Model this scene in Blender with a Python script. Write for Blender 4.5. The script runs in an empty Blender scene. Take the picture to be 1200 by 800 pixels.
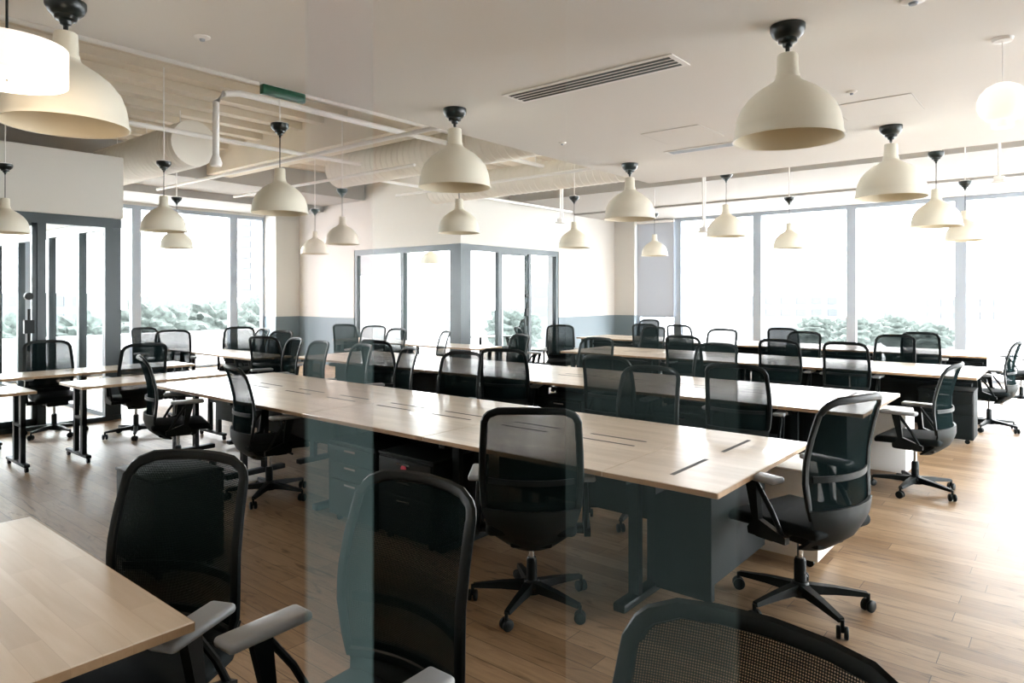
import bpy, bmesh, math, random
from mathutils import Vector, Matrix
random.seed(7)
SC = bpy.context.scene
COL = SC.collection
R_ = math.radians

# ------------------------------------------------------------------ camera frame (metres; x away-right, y away-left)
ANG = R_(39.52); H = 1.62; FPX = 800.0; HZ = 345.0
CA, SA = math.cos(ANG), math.sin(ANG)
def on_x(px, X):            # ground point on the line of sight through column px at world x = X
    k = (px - 600) / FPX; d = X / (CA + k * SA)
    return (X, d * (SA - k * CA), d)
def at(px, d):              # ground point at depth d
    r = (px - 600) / FPX * d
    return (d * CA + r * SA, d * SA - r * CA)
def zat(py, d): return H + (HZ - py) / FPX * d

cam = bpy.data.cameras.new('camera'); cam.sensor_width = 36; cam.lens = FPX / 1200 * 36
cam.shift_y = -(400 - HZ) / 1200; cam.clip_start = 0.02; cam.clip_end = 2000
co = bpy.data.objects.new('camera', cam); COL.objects.link(co)
co.location = (0, 0, H); co.rotation_euler = (R_(90), 0, ANG - R_(90)); SC.camera = co

# ------------------------------------------------------------------ materials
def mat(name, rgb, rough=.5, metal=0., spec=.5, coat=0.):
    m = bpy.data.materials.new(name); m.use_nodes = True
    b = m.node_tree.nodes['Principled BSDF']
    b.inputs['Base Color'].default_value = (*rgb, 1); b.inputs['Roughness'].default_value = rough
    b.inputs['Metallic'].default_value = metal; b.inputs['Specular IOR Level'].default_value = spec
    b.inputs['Coat Weight'].default_value = coat
    return m
def vary(m, scale=(1, 1, 1), nscale=6, amt=.12, rough_amt=0.0, bump=0.0):
    """procedural noise variation of the base colour (object coordinates)"""
    nt = m.node_tree; N = nt.nodes; L = nt.links; b = N['Principled BSDF']
    tc = N.new('ShaderNodeTexCoord'); mp = N.new('ShaderNodeMapping'); mp.inputs['Scale'].default_value = scale
    no = N.new('ShaderNodeTexNoise'); no.inputs['Scale'].default_value = nscale; no.inputs['Detail'].default_value = 4
    L.new(tc.outputs['Object'], mp.inputs['Vector']); L.new(mp.outputs['Vector'], no.inputs['Vector'])
    cr = N.new('ShaderNodeValToRGB'); c = b.inputs['Base Color'].default_value
    cr.color_ramp.elements[0].position = .3; cr.color_ramp.elements[1].position = .7
    cr.color_ramp.elements[0].color = (c[0] * (1 - amt), c[1] * (1 - amt), c[2] * (1 - amt), 1)
    cr.color_ramp.elements[1].color = (min(1, c[0] * (1 + amt)), min(1, c[1] * (1 + amt)), min(1, c[2] * (1 + amt)), 1)
    L.new(no.outputs['Fac'], cr.inputs['Fac']); L.new(cr.outputs['Color'], b.inputs['Base Color'])
    if bump:
        bp = N.new('ShaderNodeBump'); bp.inputs['Strength'].default_value = bump; bp.inputs['Distance'].default_value = .01
        L.new(no.outputs['Fac'], bp.inputs['Height']); L.new(bp.outputs['Normal'], b.inputs['Normal'])
    return m
M = {}
M['plastic'] = mat('black plastic', (.0024, .0050, .0053), .45, spec=.22)
M['shell'] = mat('dark grey plastic', (.0050, .0092, .0098), .5, spec=.25)
M['fabric'] = vary(mat('charcoal seat fabric', (.0042, .0072, .0080), .85, spec=.2), nscale=300, amt=.2)
M['pad'] = mat('grey arm pad', (.27, .285, .30), .4)
M['chrome'] = mat('chrome', (.6, .62, .63), .2, 1)
M['steel'] = mat('dark steel', (.0026, .0056, .006), .45, spec=.22)
M['tray'] = mat('black cable tray', (.0022, .0050, .0054), .6, spec=.2)
M['slot'] = mat('dark slot', (.05, .04, .035), .7)
M['ceiling'] = vary(mat('ceiling paint', (.78, .765, .735), .9, spec=.2), nscale=.6, amt=.02)
M['wall'] = vary(mat('cream wall paint', (.62, .60, .56), .85, spec=.2), nscale=.8, amt=.02)
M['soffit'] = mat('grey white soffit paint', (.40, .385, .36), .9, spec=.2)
M['slab'] = vary(mat('beige painted deck', (.74, .68, .58), .9, spec=.2), nscale=1.5, amt=.05)
M['dado'] = mat('blue grey dado paint', (.16, .205, .23), .6)
M['frame'] = mat('dark teal frame', (.02, .036, .042), .4)
M['mull'] = mat('pale aluminium', (.34, .39, .45), .5)
M['white'] = mat('white paint', (.85, .84, .82), .5)
M['duct'] = vary(mat('off white duct', (.80, .77, .70), .6), nscale=2, amt=.03)
M['lamp'] = mat('cream enamel', (.80, .77, .66), .38, coat=.15)
M['lampin'] = mat('inner enamel', (.72, .64, .47), .5)
M['canopy'] = mat('black canopy', (.003, .009, .0095), .3)
M['green'] = mat('green sign', (.004, .06, .027), .35)
M['red'] = mat('red lock', (.55, .03, .07), .4)
M['blind'] = mat('blind cloth', (.62, .64, .67), .9)
def blind_mat():
    m = M['blind']; nt = m.node_tree; N = nt.nodes; L = nt.links
    tr = N.new('ShaderNodeBsdfTranslucent'); tr.inputs['Color'].default_value = (.30, .32, .35, 1); mx = N.new('ShaderNodeMixShader'); mx.inputs[0].default_value = .35
    L.new(N['Principled BSDF'].outputs[0], mx.inputs[1]); L.new(tr.outputs[0], mx.inputs[2]); L.new(mx.outputs[0], N['Material Output'].inputs['Surface'])
blind_mat()
M['parapet'] = mat('white parapet', (.85, .85, .85), .9)
M['hatch'] = mat('hatch joint', (.56, .54, .51), .8)
M['grille'] = mat('dark grille', (.03, .035, .035), .7)

def glass(name, c):
    m = bpy.data.materials.new(name); m.use_nodes = True; nt = m.node_tree; nt.nodes.clear()
    o = nt.nodes.new('ShaderNodeOutputMaterial'); t = nt.nodes.new('ShaderNodeBsdfTransparent')
    t.inputs['Color'].default_value = (*c, 1); nt.links.new(t.outputs[0], o.inputs['Surface']); return m
M['glass'] = glass('clear glass', (.965, .975, .975))
M['glass_clear'] = glass('clear partition glass', (.995, .998, .998))

def reflection_volume(name, col, dens):  # scattering volume that imitates light reflected in glass
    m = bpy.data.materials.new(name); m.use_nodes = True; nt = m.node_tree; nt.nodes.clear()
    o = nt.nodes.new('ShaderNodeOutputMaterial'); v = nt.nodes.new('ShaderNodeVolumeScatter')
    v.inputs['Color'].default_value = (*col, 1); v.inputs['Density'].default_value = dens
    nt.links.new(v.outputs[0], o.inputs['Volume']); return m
M['reflection_haze'] = reflection_volume('teal reflection haze', (.62, 1., .97), 20)
M['reflection_haze_faint'] = reflection_volume('faint warm reflection haze', (.72, 1., .95), 4.5)

def mesh_cloth():
    m = bpy.data.materials.new('woven chair mesh'); m.use_nodes = True; nt = m.node_tree; N = nt.nodes; L = nt.links
    N.clear(); o = N.new('ShaderNodeOutputMaterial'); mx = N.new('ShaderNodeMixShader')
    t = N.new('ShaderNodeBsdfTransparent'); d = N.new('ShaderNodeBsdfDiffuse'); d.inputs['Color'].default_value = (.0065, .0125, .013, 1)
    tc = N.new('ShaderNodeTexCoord'); sp = N.new('ShaderNodeSeparateXYZ'); L.new(tc.outputs['Object'], sp.inputs[0])
    def wave(sock, k):
        a = N.new('ShaderNodeMath'); a.operation = 'MULTIPLY'; a.inputs[1].default_value = k; L.new(sock, a.inputs[0])
        s = N.new('ShaderNodeMath'); s.operation = 'SINE'; L.new(a.outputs[0], s.inputs[0])
        q = N.new('ShaderNodeMath'); q.operation = 'MULTIPLY_ADD'; q.inputs[1].default_value = .5; q.inputs[2].default_value = .5
        L.new(s.outputs[0], q.inputs[0]); return q.outputs[0]
    p = N.new('ShaderNodeMath'); p.operation = 'MULTIPLY'
    L.new(wave(sp.outputs['X'], 1450), p.inputs[0]); L.new(wave(sp.outputs['Z'], 1450), p.inputs[1])
    op = N.new('ShaderNodeMapRange'); op.interpolation_type = 'SMOOTHSTEP'; op.inputs[1].default_value = .74; op.inputs[2].default_value = .90
    op.inputs[3].default_value = -.16; op.inputs[4].default_value = -.68; L.new(sp.outputs['Z'], op.inputs[0])
    f = N.new('ShaderNodeMath'); f.operation = 'MULTIPLY_ADD'; f.inputs[2].default_value = .99
    f.use_clamp = True; L.new(p.outputs[0], f.inputs[0]); L.new(op.outputs[0], f.inputs[1])
    L.new(f.outputs[0], mx.inputs[0]); L.new(t.outputs[0], mx.inputs[1]); L.new(d.outputs[0], mx.inputs[2])
    L.new(mx.outputs[0], o.inputs['Surface']); return m
M['mesh'] = mesh_cloth()

def emit(name, c, s):
    m = bpy.data.materials.new(name); m.use_nodes = True; b = m.node_tree.nodes['Principled BSDF']
    b.inputs['Base Color'].default_value = (.9, .85, .8, 1)
    b.inputs['Emission Color'].default_value = (*c, 1); b.inputs['Emission Strength'].default_value = s; return m
M['drum'] = emit('lit drum shade', (1, .86, .72), .2)
M['globe'] = emit('lit opal globe', (1, .93, .82), .17)

def wood(name, c1, c2, rough, coat):
    m = mat(name, c1, rough, coat=coat); nt = m.node_tree; N = nt.nodes; L = nt.links; b = N['Principled BSDF']
    tc = N.new('ShaderNodeTexCoord'); mp = N.new('ShaderNodeMapping'); mp.inputs['Scale'].default_value = (14, 1.2, 14)
    L.new(tc.outputs['Object'], mp.inputs[0])
    no = N.new('ShaderNodeTexNoise'); no.inputs['Scale'].default_value = 2.2; no.inputs['Detail'].default_value = 6
    no.inputs['Distortion'].default_value = .6; L.new(mp.outputs[0], no.inputs['Vector'])
    br = N.new('ShaderNodeTexBrick'); mp2 = N.new('ShaderNodeMapping'); mp2.inputs['Rotation'].default_value = (0, 0, R_(90))
    L.new(tc.outputs['Object'], mp2.inputs[0]); L.new(mp2.outputs[0], br.inputs['Vector'])
    br.inputs['Scale'].default_value = 1; br.inputs['Brick Width'].default_value = .55; br.inputs['Row Height'].default_value = .07
    br.inputs['Mortar Size'].default_value = .0006; br.offset = .37
    br.inputs['Color1'].default_value = (1, 1, 1, 1); br.inputs['Color2'].default_value = (.84, .82, .79, 1); br.inputs['Mortar'].default_value = (.8, .76, .72, 1)
    cr = N.new('ShaderNodeValToRGB'); cr.color_ramp.elements[0].position = .3; cr.color_ramp.elements[1].position = .72
    cr.color_ramp.elements[0].color = (*c2, 1); cr.color_ramp.elements[1].color = (*c1, 1); L.new(no.outputs['Fac'], cr.inputs[0])
    mu = N.new('ShaderNodeMix'); mu.data_type = 'RGBA'; mu.blend_type = 'MULTIPLY'; mu.inputs[0].default_value = 1
    L.new(cr.outputs[0], mu.inputs[6]); L.new(br.outputs['Color'], mu.inputs[7]); L.new(mu.outputs[2], b.inputs['Base Color'])
    return m
M['top'] = wood('pale oak desk top', (.74, .635, .52), (.66, .545, .42), .30, .25)
M['edge'] = wood('oak edge', (.46, .31, .18), (.38, .24, .13), .5, .0)

def floor_mat():
    m = mat('oak plank floor', (.3, .2, .1), .36, spec=.5); nt = m.node_tree; N = nt.nodes; L = nt.links; b = N['Principled BSDF']
    tc = N.new('ShaderNodeTexCoord'); mp = N.new('ShaderNodeMapping'); mp.inputs['Rotation'].default_value = (0, 0, R_(90))
    L.new(tc.outputs['Object'], mp.inputs[0])
    def bricks(c1, c2, mo, ms, bias=0.):
        br = N.new('ShaderNodeTexBrick'); L.new(mp.outputs[0], br.inputs['Vector']); br.inputs['Scale'].default_value = 1
        br.inputs['Brick Width'].default_value = 1.15; br.inputs['Row Height'].default_value = .125; br.inputs['Mortar Size'].default_value = ms
        br.offset = .41; br.offset_frequency = 2; br.squash = .8; br.squash_frequency = 3; br.inputs['Bias'].default_value = bias
        br.inputs['Color1'].default_value = (*c1, 1); br.inputs['Color2'].default_value = (*c2, 1); br.inputs['Mortar'].default_value = (*mo, 1); return br
    br = bricks((.36, .245, .145), (.225, .140, .075), (.07, .04, .022), .0018)
    mp2 = N.new('ShaderNodeMapping'); mp2.inputs['Scale'].default_value = (16, 1.3, 1); L.new(tc.outputs['Object'], mp2.inputs[0])
    no = N.new('ShaderNodeTexNoise'); no.inputs['Scale'].default_value = 2.0; no.inputs['Detail'].default_value = 8; no.inputs['Distortion'].default_value = 1.2
    L.new(mp2.outputs[0], no.inputs['Vector'])
    cr = N.new('ShaderNodeValToRGB'); cr.color_ramp.elements[0].position = .28; cr.color_ramp.elements[1].position = .62
    cr.color_ramp.elements[0].color = (.74, .70, .66, 1); cr.color_ramp.elements[1].color = (1.08, 1.08, 1.08, 1); L.new(no.outputs['Fac'], cr.inputs[0])
    mu = N.new('ShaderNodeMix'); mu.data_type = 'RGBA'; mu.blend_type = 'MULTIPLY'; mu.inputs[0].default_value = 1
    L.new(br.outputs['Color'], mu.inputs[6]); L.new(cr.outputs[0], mu.inputs[7]); L.new(mu.outputs[2], b.inputs['Base Color'])
    mp3 = N.new('ShaderNodeMapping'); mp3.inputs['Scale'].default_value = (7, 1.6, 1); L.new(tc.outputs['Object'], mp3.inputs[0])
    n3 = N.new('ShaderNodeTexNoise'); n3.inputs['Scale'].default_value = 1.7; n3.inputs['Detail'].default_value = 5; n3.inputs['Distortion'].default_value = 2.0; L.new(mp3.outputs[0], n3.inputs['Vector'])
    c3 = N.new('ShaderNodeValToRGB'); c3.color_ramp.elements[0].position = .27; c3.color_ramp.elements[1].position = .42
    c3.color_ramp.elements[0].color = (.42, .36, .31, 1); c3.color_ramp.elements[1].color = (1, 1, 1, 1); L.new(n3.outputs['Fac'], c3.inputs[0])
    m3 = N.new('ShaderNodeMix'); m3.data_type = 'RGBA'; m3.blend_type = 'MULTIPLY'; m3.inputs[0].default_value = 1
    L.new(mu.outputs[2], m3.inputs[6]); L.new(c3.outputs[0], m3.inputs[7]); L.new(m3.outputs[2], b.inputs['Base Color'])
    rr = N.new('ShaderNodeMapRange'); rr.inputs[3].default_value = .36; rr.inputs[4].default_value = .50
    L.new(no.outputs['Fac'], rr.inputs[0]); L.new(rr.outputs[0], b.inputs['Roughness'])
    bp = N.new('ShaderNodeBump'); bp.inputs['Strength'].default_value = .25; bp.inputs['Distance'].default_value = .004
    b2 = bricks((1, 1, 1), (1, 1, 1), (0, 0, 0), .0025); L.new(b2.outputs['Color'], bp.inputs['Height']); L.new(bp.outputs[0], b.inputs['Normal'])
    return m
M['floor'] = floor_mat()
M['foliage'] = vary(mat('leafy green', (.050, .062, .056), .9), nscale=3, amt=.5)
M['city'] = mat('pale concrete', (.085, .088, .092), .9)
M['citywin'] = mat('tower windows', (.042, .048, .055), .5)
M['ground'] = vary(mat('pale ground', (.60, .61, .62), .95), nscale=.03, amt=.2)

# ------------------------------------------------------------------ mesh helpers
class MB:
    def __init__(s): s.v = []; s.f = []; s.sm = []
    def add(s, v, f, smooth=False):
        o = len(s.v); s.v += [tuple(p) for p in v]; s.f += [tuple(i + o for i in q) for q in f]; s.sm += [smooth] * len(f); return s
    def box(s, x0, x1, y0, y1, z0, z1, bev=0., seg=2):
        if bev <= 0:
            v = [(x, y, z) for z in (z0, z1) for y in (y0, y1) for x in (x0, x1)]
            return s.add(v, [(0, 2, 3, 1), (4, 5, 7, 6), (0, 1, 5, 4), (2, 6, 7, 3), (0, 4, 6, 2), (1, 3, 7, 5)])
        bm = bmesh.new(); bmesh.ops.create_cube(bm, size=1)
        for v in bm.verts: v.co = Vector(((x0 + x1) / 2 + v.co.x * (x1 - x0), (y0 + y1) / 2 + v.co.y * (y1 - y0), (z0 + z1) / 2 + v.co.z * (z1 - z0)))
        bmesh.ops.bevel(bm, geom=bm.edges[:], offset=bev, segments=seg, profile=.5, affect='EDGES')
        bm.verts.index_update(); vs = [v.co[:] for v in bm.verts]; fs = [[v.index for v in f.verts] for f in bm.faces]; bm.free()
        return s.add(vs, fs, True)
    def tube(s, path, r, n=8, closed=False, ry=None, up=(0, 0, 1)):
        P = [Vector(p) for p in path]; m = len(P); v = []; f = []
        for i, p in enumerate(P):
            a = P[(i - 1) % m] if closed or i > 0 else p; b = P[(i + 1) % m] if closed or i < m - 1 else p
            t = (b - a).normalized(); u = Vector(up)
            if abs(t.dot(u)) > .97: u = Vector((1, 0, 0)) if abs(t.x) < .9 else Vector((0, 1, 0))
            sx = t.cross(u).normalized(); sy = sx.cross(t)
            rr = r[i] if isinstance(r, (list, tuple)) else r; r2 = rr if ry is None else ry
            for k in range(n):
                q = 2 * math.pi * k / n; v.append(p + sx * (rr * math.cos(q)) + sy * (r2 * math.sin(q)))
        for i in range(m if closed else m - 1):
            j = (i + 1) % m
            for k in range(n): l = (k + 1) % n; f.append((i * n + k, i * n + l, j * n + l, j * n + k))
        if not closed: f.append(tuple(range(n - 1, -1, -1))); f.append(tuple((m - 1) * n + k for k in range(n)))
        return s.add(v, f, True)
    def lathe(s, prof, n=28, c=(0, 0, 0), axis='z'):
        v = []; f = []
        for r, z in prof:
            for k in range(n):
                q = 2 * math.pi * k / n; x, y = r * math.cos(q), r * math.sin(q)
                v.append((c[0] + x, c[1] + y, c[2] + z) if axis == 'z' else ((c[0] + z, c[1] + x, c[2] + y) if axis == 'x' else (c[0] + x, c[1] + z, c[2] + y)))
        for i in range(len(prof) - 1):
            for k in range(n): l = (k + 1) % n; f.append((i * n + k, i * n + l, (i + 1) * n + l, (i + 1) * n + k))
        if prof[0][0] > 1e-6: f.append(tuple(range(n - 1, -1, -1)))
        if prof[-1][0] > 1e-6: f.append(tuple((len(prof) - 1) * n + k for k in range(n)))
        return s.add(v, f, True)
    def lathe_open(s, prof, n=36, c=(0, 0, 0)):
        v = []; f = []
        for r, z in prof:
            for k in range(n): q = 2 * math.pi * k / n; v.append((c[0] + r * math.cos(q), c[1] + r * math.sin(q), c[2] + z))
        for i in range(len(prof) - 1):
            for k in range(n): l = (k + 1) % n; f.append((i * n + k, i * n + l, (i + 1) * n + l, (i + 1) * n + k))
        return s.add(v, f, True)
    def prism(s, pts, x0, x1):      # outline in (y, z), extruded along x
        n = len(pts); v = [(x0, y, z) for y, z in pts] + [(x1, y, z) for y, z in pts]
        f = [tuple(range(n - 1, -1, -1)), tuple(range(n, 2 * n))] + [(i, (i + 1) % n, n + (i + 1) % n, n + i) for i in range(n)]
        return s.add(v, f)
    def sheet(s, rows, th):         # grid of points -> closed thin shell, offset along the local normal
        m, n = len(rows), len(rows[0]); A = [[Vector(p) for p in r] for r in rows]; B = []
        for i in range(m):
            rb = []
            for j in range(n):
                du = A[i][min(j + 1, n - 1)] - A[i][max(j - 1, 0)]; dv = A[min(i + 1, m - 1)][j] - A[max(i - 1, 0)][j]
                nn = du.cross(dv); nn = nn.normalized() if nn.length > 1e-9 else Vector((0, 1, 0)); rb.append(A[i][j] + nn * th)
            B.append(rb)
        v = [p for r in A for p in r] + [p for r in B for p in r]; o = m * n; f = []
        for i in range(m - 1):
            for j in range(n - 1):
                a, b, c, d = i * n + j, i * n + j + 1, (i + 1) * n + j + 1, (i + 1) * n + j
                f.append((d, c, b, a)); f.append((o + a, o + b, o + c, o + d))
        for j in range(n - 1): f.append((j, j + 1, o + j + 1, o + j)); q = (m - 1) * n; f.append((q + j + 1, q + j, o + q + j, o + q + j + 1))
        for i in range(m - 1): f.append(((i + 1) * n, i * n, o + i * n, o + (i + 1) * n)); f.append((i * n + n - 1, (i + 1) * n + n - 1, o + (i + 1) * n + n - 1, o + i * n + n - 1))
        return s.add(v, f, True)
    def grid(s, rows):
        m, n = len(rows), len(rows[0]); v = [p for r in rows for p in r]
        return s.add(v, [(i * n + j, i * n + j + 1, (i + 1) * n + j + 1, (i + 1) * n + j) for i in range(m - 1) for j in range(n - 1)], True)
    def build(s, name, m, parent=None, loc=None, rz=0, auto=40):
        me = bpy.data.meshes.new(name); me.from_pydata(s.v, [], s.f); me.validate()
        if any(s.sm):
            for p, q in zip(me.polygons, s.sm): p.use_smooth = q
            me.update()
            try: me.set_sharp_from_angle(angle=R_(auto))
            except Exception: pass
        me.materials.append(M[m] if isinstance(m, str) else m)
        o = bpy.data.objects.new(name, me); COL.objects.link(o)
        if parent: o.parent = parent
        if loc: o.location = loc
        o.rotation_euler.z = rz
        return o
def tag(o, label, cat, group=None):
    o['label'] = label; o['category'] = cat
    if group: o['group'] = group
    return o
def thing(name, loc, label, cat, group=None, rz=0):
    o = bpy.data.objects.new(name, None); COL.objects.link(o); o.location = loc; o.rotation_euler.z = rz
    o.empty_display_size = .1
    return tag(o, label, cat, group)
def struct(o): o['kind'] = 'structure'; return o
def tree_copy(o, parent=None):
    c = o.copy(); COL.objects.link(c)
    if parent: c.parent = parent
    for ch in KIDS.get(o.name, []): tree_copy(ch, c)
    return c
KIDS = {}
def index_kids():
    KIDS.clear()
    for o in bpy.data.objects:
        if o.parent: KIDS.setdefault(o.parent.name, []).append(o)

# ------------------------------------------------------------------ room shell
XW, YL = 15.3, 15.0          # window walls
X0, Y0 = -3.0, -3.0
SLAB = 4.2; CE = 2.82; CX, CY = 6.63, 3.55   # dropped ceiling height and far corner
HD = 2.6                     # glass-room header
struct(MB().box(X0, XW, Y0, YL, -.2, 0).build('floor', 'floor'))
struct(MB().box(X0, CX, Y0, CY, CE, CE + .12).build('ceiling', 'ceiling'))
b = MB().box(X0 - .2, XW + .2, Y0 - .2, YL + .2, SLAB, SLAB + .2)
k = Y0 + .4
while k < YL:                # ribs of the painted deck
    b.box(X0, XW, k, k + .16, SLAB - .10, SLAB); k += .55
struct(b.build('ceiling_deck', 'slab'))
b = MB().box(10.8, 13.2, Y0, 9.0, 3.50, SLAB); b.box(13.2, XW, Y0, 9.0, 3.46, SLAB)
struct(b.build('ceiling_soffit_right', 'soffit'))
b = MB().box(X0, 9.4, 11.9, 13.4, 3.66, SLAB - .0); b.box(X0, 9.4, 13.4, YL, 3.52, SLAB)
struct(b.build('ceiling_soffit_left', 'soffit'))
struct(MB().box(5.9, 6.35, CY, 12, 3.75, SLAB).build('ceiling_beam', 'slab'))
struct(MB().box(X0 - .2, X0, Y0, YL, 0, SLAB).build('wall_left', 'wall'))

def window_run(name, along, fixed, a0, a1, zt, centres, w=.18):
    """full-height glazing: frame bars as one window frame each bay, clear panes"""
    cs = [a0] + [c for c in centres if a0 < c < a1] + [a1]
    for i in range(len(cs) - 1):
        b = MB(); p, q = cs[i], cs[i + 1]
        def bx(u0, u1, z0, z1, t=.06):
            if along == 'y': b.box(fixed - t, fixed + t, u0, u1, z0, z1)
            else: b.box(u0, u1, fixed - t, fixed + t, z0, z1)
        bx(p - w / 2 if i else p, p + w / 2, .06, zt - .08); bx(p, q, 0, .06); bx(p, q, zt - .08, zt)
        if i == len(cs) - 2: bx(q - w / 2, q, .06, zt - .08)
        fr = struct(b.build('window_%d' % (window_run.n + 1), 'mull')); window_run.n += 1  # also names the added, unseen windows behind the camera
        g = MB()
        if along == 'y': g.box(fixed - .006, fixed + .006, p, q, .05, zt - .05)
        else: g.box(p, q, fixed - .006, fixed + .006, .05, zt - .05)
        g.build('pane', 'glass', fr)
    b = MB()
    if along == 'y': b.box(fixed - .05, fixed + .2, a0, a1, zt, SLAB)
    else: b.box(a0, a1, fixed - .05, fixed + .2, zt, SLAB)
    struct(b.build('wall_right' if along == 'y' else ('wall_back' if fixed < 0 else 'wall_far'), 'wall'))
window_run.n = 0
window_run('r', 'y', XW, Y0, 8.5, 3.46, [-2.18, -.26, 1.66, 3.55, 5.48, 7.40])
window_run('c', 'y', XW, 9.07, YL, 3.46, [11.2, 13.1])
window_run('l', 'x', YL, X0, 8.85, 3.46, [-1.74, .18, 2.1, 4.02, 5.94, 8.05])
window_run('m', 'x', YL, 9.45, XW, 3.46, [11.4, 13.35])
window_run('b', 'x', Y0, 4.6, XW, 2.75, [6.4, 8.2, 10, 11.8, 13.6])  # unseen windows, added behind the camera to brighten the near ceiling
struct(MB().box(X0, 4.6, Y0 - .2, Y0, 0, SLAB).build('wall_back', 'wall'))
struct(MB().box(XW - .05, XW + .2, 8.5, 9.07, 0, SLAB).build('wall_right', 'wall'))
struct(MB().box(8.85, 9.45, YL - .05, YL + .2, 0, SLAB).build('wall_far', 'wall'))
DZ = 1.10
# centre glass room: walls above the header, painted dado stretches beside the glass
def painted(name, x0, x1, y0, y1):
    o = struct(MB().box(x0, x1, y0, y1, DZ, SLAB).build(name, 'wall'))
    struct(MB().box(x0 - .004, x1 + .004, y0 - .004, y1 + .004, 0, DZ).build('trim_%d' % (len(PT) + 1), 'dado')); PT.append(1)
PT = []
struct(MB().box(9.45, 9.57, 9.07, 12.34, HD, SLAB).build('wall_glass_room', 'wall'))
struct(MB().box(9.57, 12.67, 9.07, 9.19, HD, SLAB).build('wall_glass_room_front', 'wall'))
painted('wall_pier_left', 9.45, 9.57, 12.34, YL)
painted('wall_pier_left_end', 8.82, 9.45, 14.45, YL)
painted('wall_pier_right', 12.67, 15.1, 9.07, 9.19)
painted('wall_pier_right_end', 15.1, XW, 8.5, 9.19)

def glazed(name, label, along, fixed, posts, a0, a1, door=None, pw=.09):
    """dark framed interior glazing with header, sill, posts and panes"""
    t = thing(name, (0, 0, 0), label, 'glass partition'); 
    def bar(nm, u0, u1, z0, z1, m='frame', th=.05):
        b = MB()
        if along == 'y': b.box(fixed - th, fixed + th, u0, u1, z0, z1)
        else: b.box(u0, u1, fixed - th, fixed + th, z0, z1)
        return b.build(nm, m, t)
    bar('header', a0, a1, HD - .12, HD); bar('sill', a0, a1, 0, .06)
    ps = sorted(posts)
    for p in ps: bar('post', p - pw / 2, p + pw / 2, .06, HD - .12)
    for p, q in zip(ps[:-1], ps[1:]):
        if door and abs((p + q) / 2 - door) < .3:
            d = bar('sliding_door', p + pw / 2, p + pw / 2 + .05, .06, HD - .12, 'frame', .03)
            b = MB(); 
            if along == 'y': b.box(fixed - .03, fixed + .03, q - pw / 2 - .05, q - pw / 2, .06, HD - .12).box(fixed - .03, fixed + .03, p + pw / 2, q - pw / 2, .06, .14).box(fixed - .03, fixed + .03, p + pw / 2, q - pw / 2, HD - .16, HD - .12)
            else: b.box(q - pw / 2 - .05, q - pw / 2, fixed - .03, fixed + .03, .06, HD - .12).box(p + pw / 2, q - pw / 2, fixed - .03, fixed + .03, .06, .14).box(p + pw / 2, q - pw / 2, fixed - .03, fixed + .03, HD - .16, HD - .12)
            b.build('door_stile', 'frame', d)
            h = MB(); hx = q - pw / 2 - .09
            if along == 'y': h.tube([(fixed - .07, hx, .85), (fixed - .07, hx, 1.75)], .016)
            else:
                h.tube([(hx, fixed - .07, .95), (hx, fixed - .07, 1.45)], .016)
                h.lathe([(0, -.03), (.045, -.03), (.045, .03), (0, .03)], 14, (hx, fixed - .05, 1.6), 'y').box(hx - .05, hx + .05, fixed - .09, fixed - .03, 1.16, 1.32)
            h.build('handle', 'plastic', d)
        g = bar('pane', p + pw / 2, q - pw / 2, .06, HD - .12, 'glass', .005)
    return t
glazed('meeting_room_glazing', 'dark framed two-pane glass wall of the central meeting room', 'y', 9.51, [9.33, 10.76, 12.29], 9.28, 12.34)
glazed('meeting_room_glazing', 'dark framed glass front with sliding door of the central meeting room', 'x', 9.13, [9.71, 10.62, 11.62, 12.62], 9.66, 12.67, door=11.1)
struct(MB().box(9.43, 9.66, 9.04, 9.28, 0, HD).build('trim_corner', 'frame'))
# left glass room
glazed('office_glazing', 'dark framed glass front of the office at far left', 'x', 9.62, [-.6, .95, 2.73, 3.47], -3, 3.52, door=1.84)
glazed('office_glazing', 'dark framed glass side wall of the office at far left', 'y', 3.58, [9.66, 10.85, 12.1, 13.6, 14.9], 9.6, 14.95)
struct(MB().box(-3, 3.64, 9.57, 9.68, HD + .004, 3.4).build('wall_office_front', 'wall'))
struct(MB().box(3.52, 3.64, 9.68, 14.95, HD + .004, 3.4).build('wall_office_side', 'wall'))
struct(MB().box(-3, 3.52, 9.68, 14.95, 3.3, 3.4).build('ceiling_office', 'ceiling'))

# ------------------------------------------------------------------ glass wall right before the camera (milky strips scatter light in place of pale reflections)
def local_struct(name, m, px0, px1, d, z0, z1, th=.006):
    a = (px0 - 600) / FPX * d; c = (px1 - 600) / FPX * d
    o = MB().box(a, c, d - th, d + th, z0, z1).build(name, m); o.rotation_euler.z = ANG - R_(90); return struct(o)
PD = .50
local_struct('glass_reflection_strip', 'reflection_haze', 359, 437, PD, .03, CE - .03)  # teal haze standing in for a reflected band of light
local_struct('glass_reflection_strip', 'reflection_haze_faint', 663, 865, PD, .03, CE - .03)  # fainter haze, same stand-in for a wider reflected band
for p0, p1 in ((-1400, 358), (438, 662), (866, 2600)): local_struct('glass_pane', 'glass_clear', p0, p1, PD, .03, CE - .03, .005)
local_struct('glass_track', 'frame', -1400, 2600, PD, CE - .03, CE, .03)
local_struct('glass_sill', 'frame', -1400, 2600, PD, 0, .03, .03)

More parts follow.
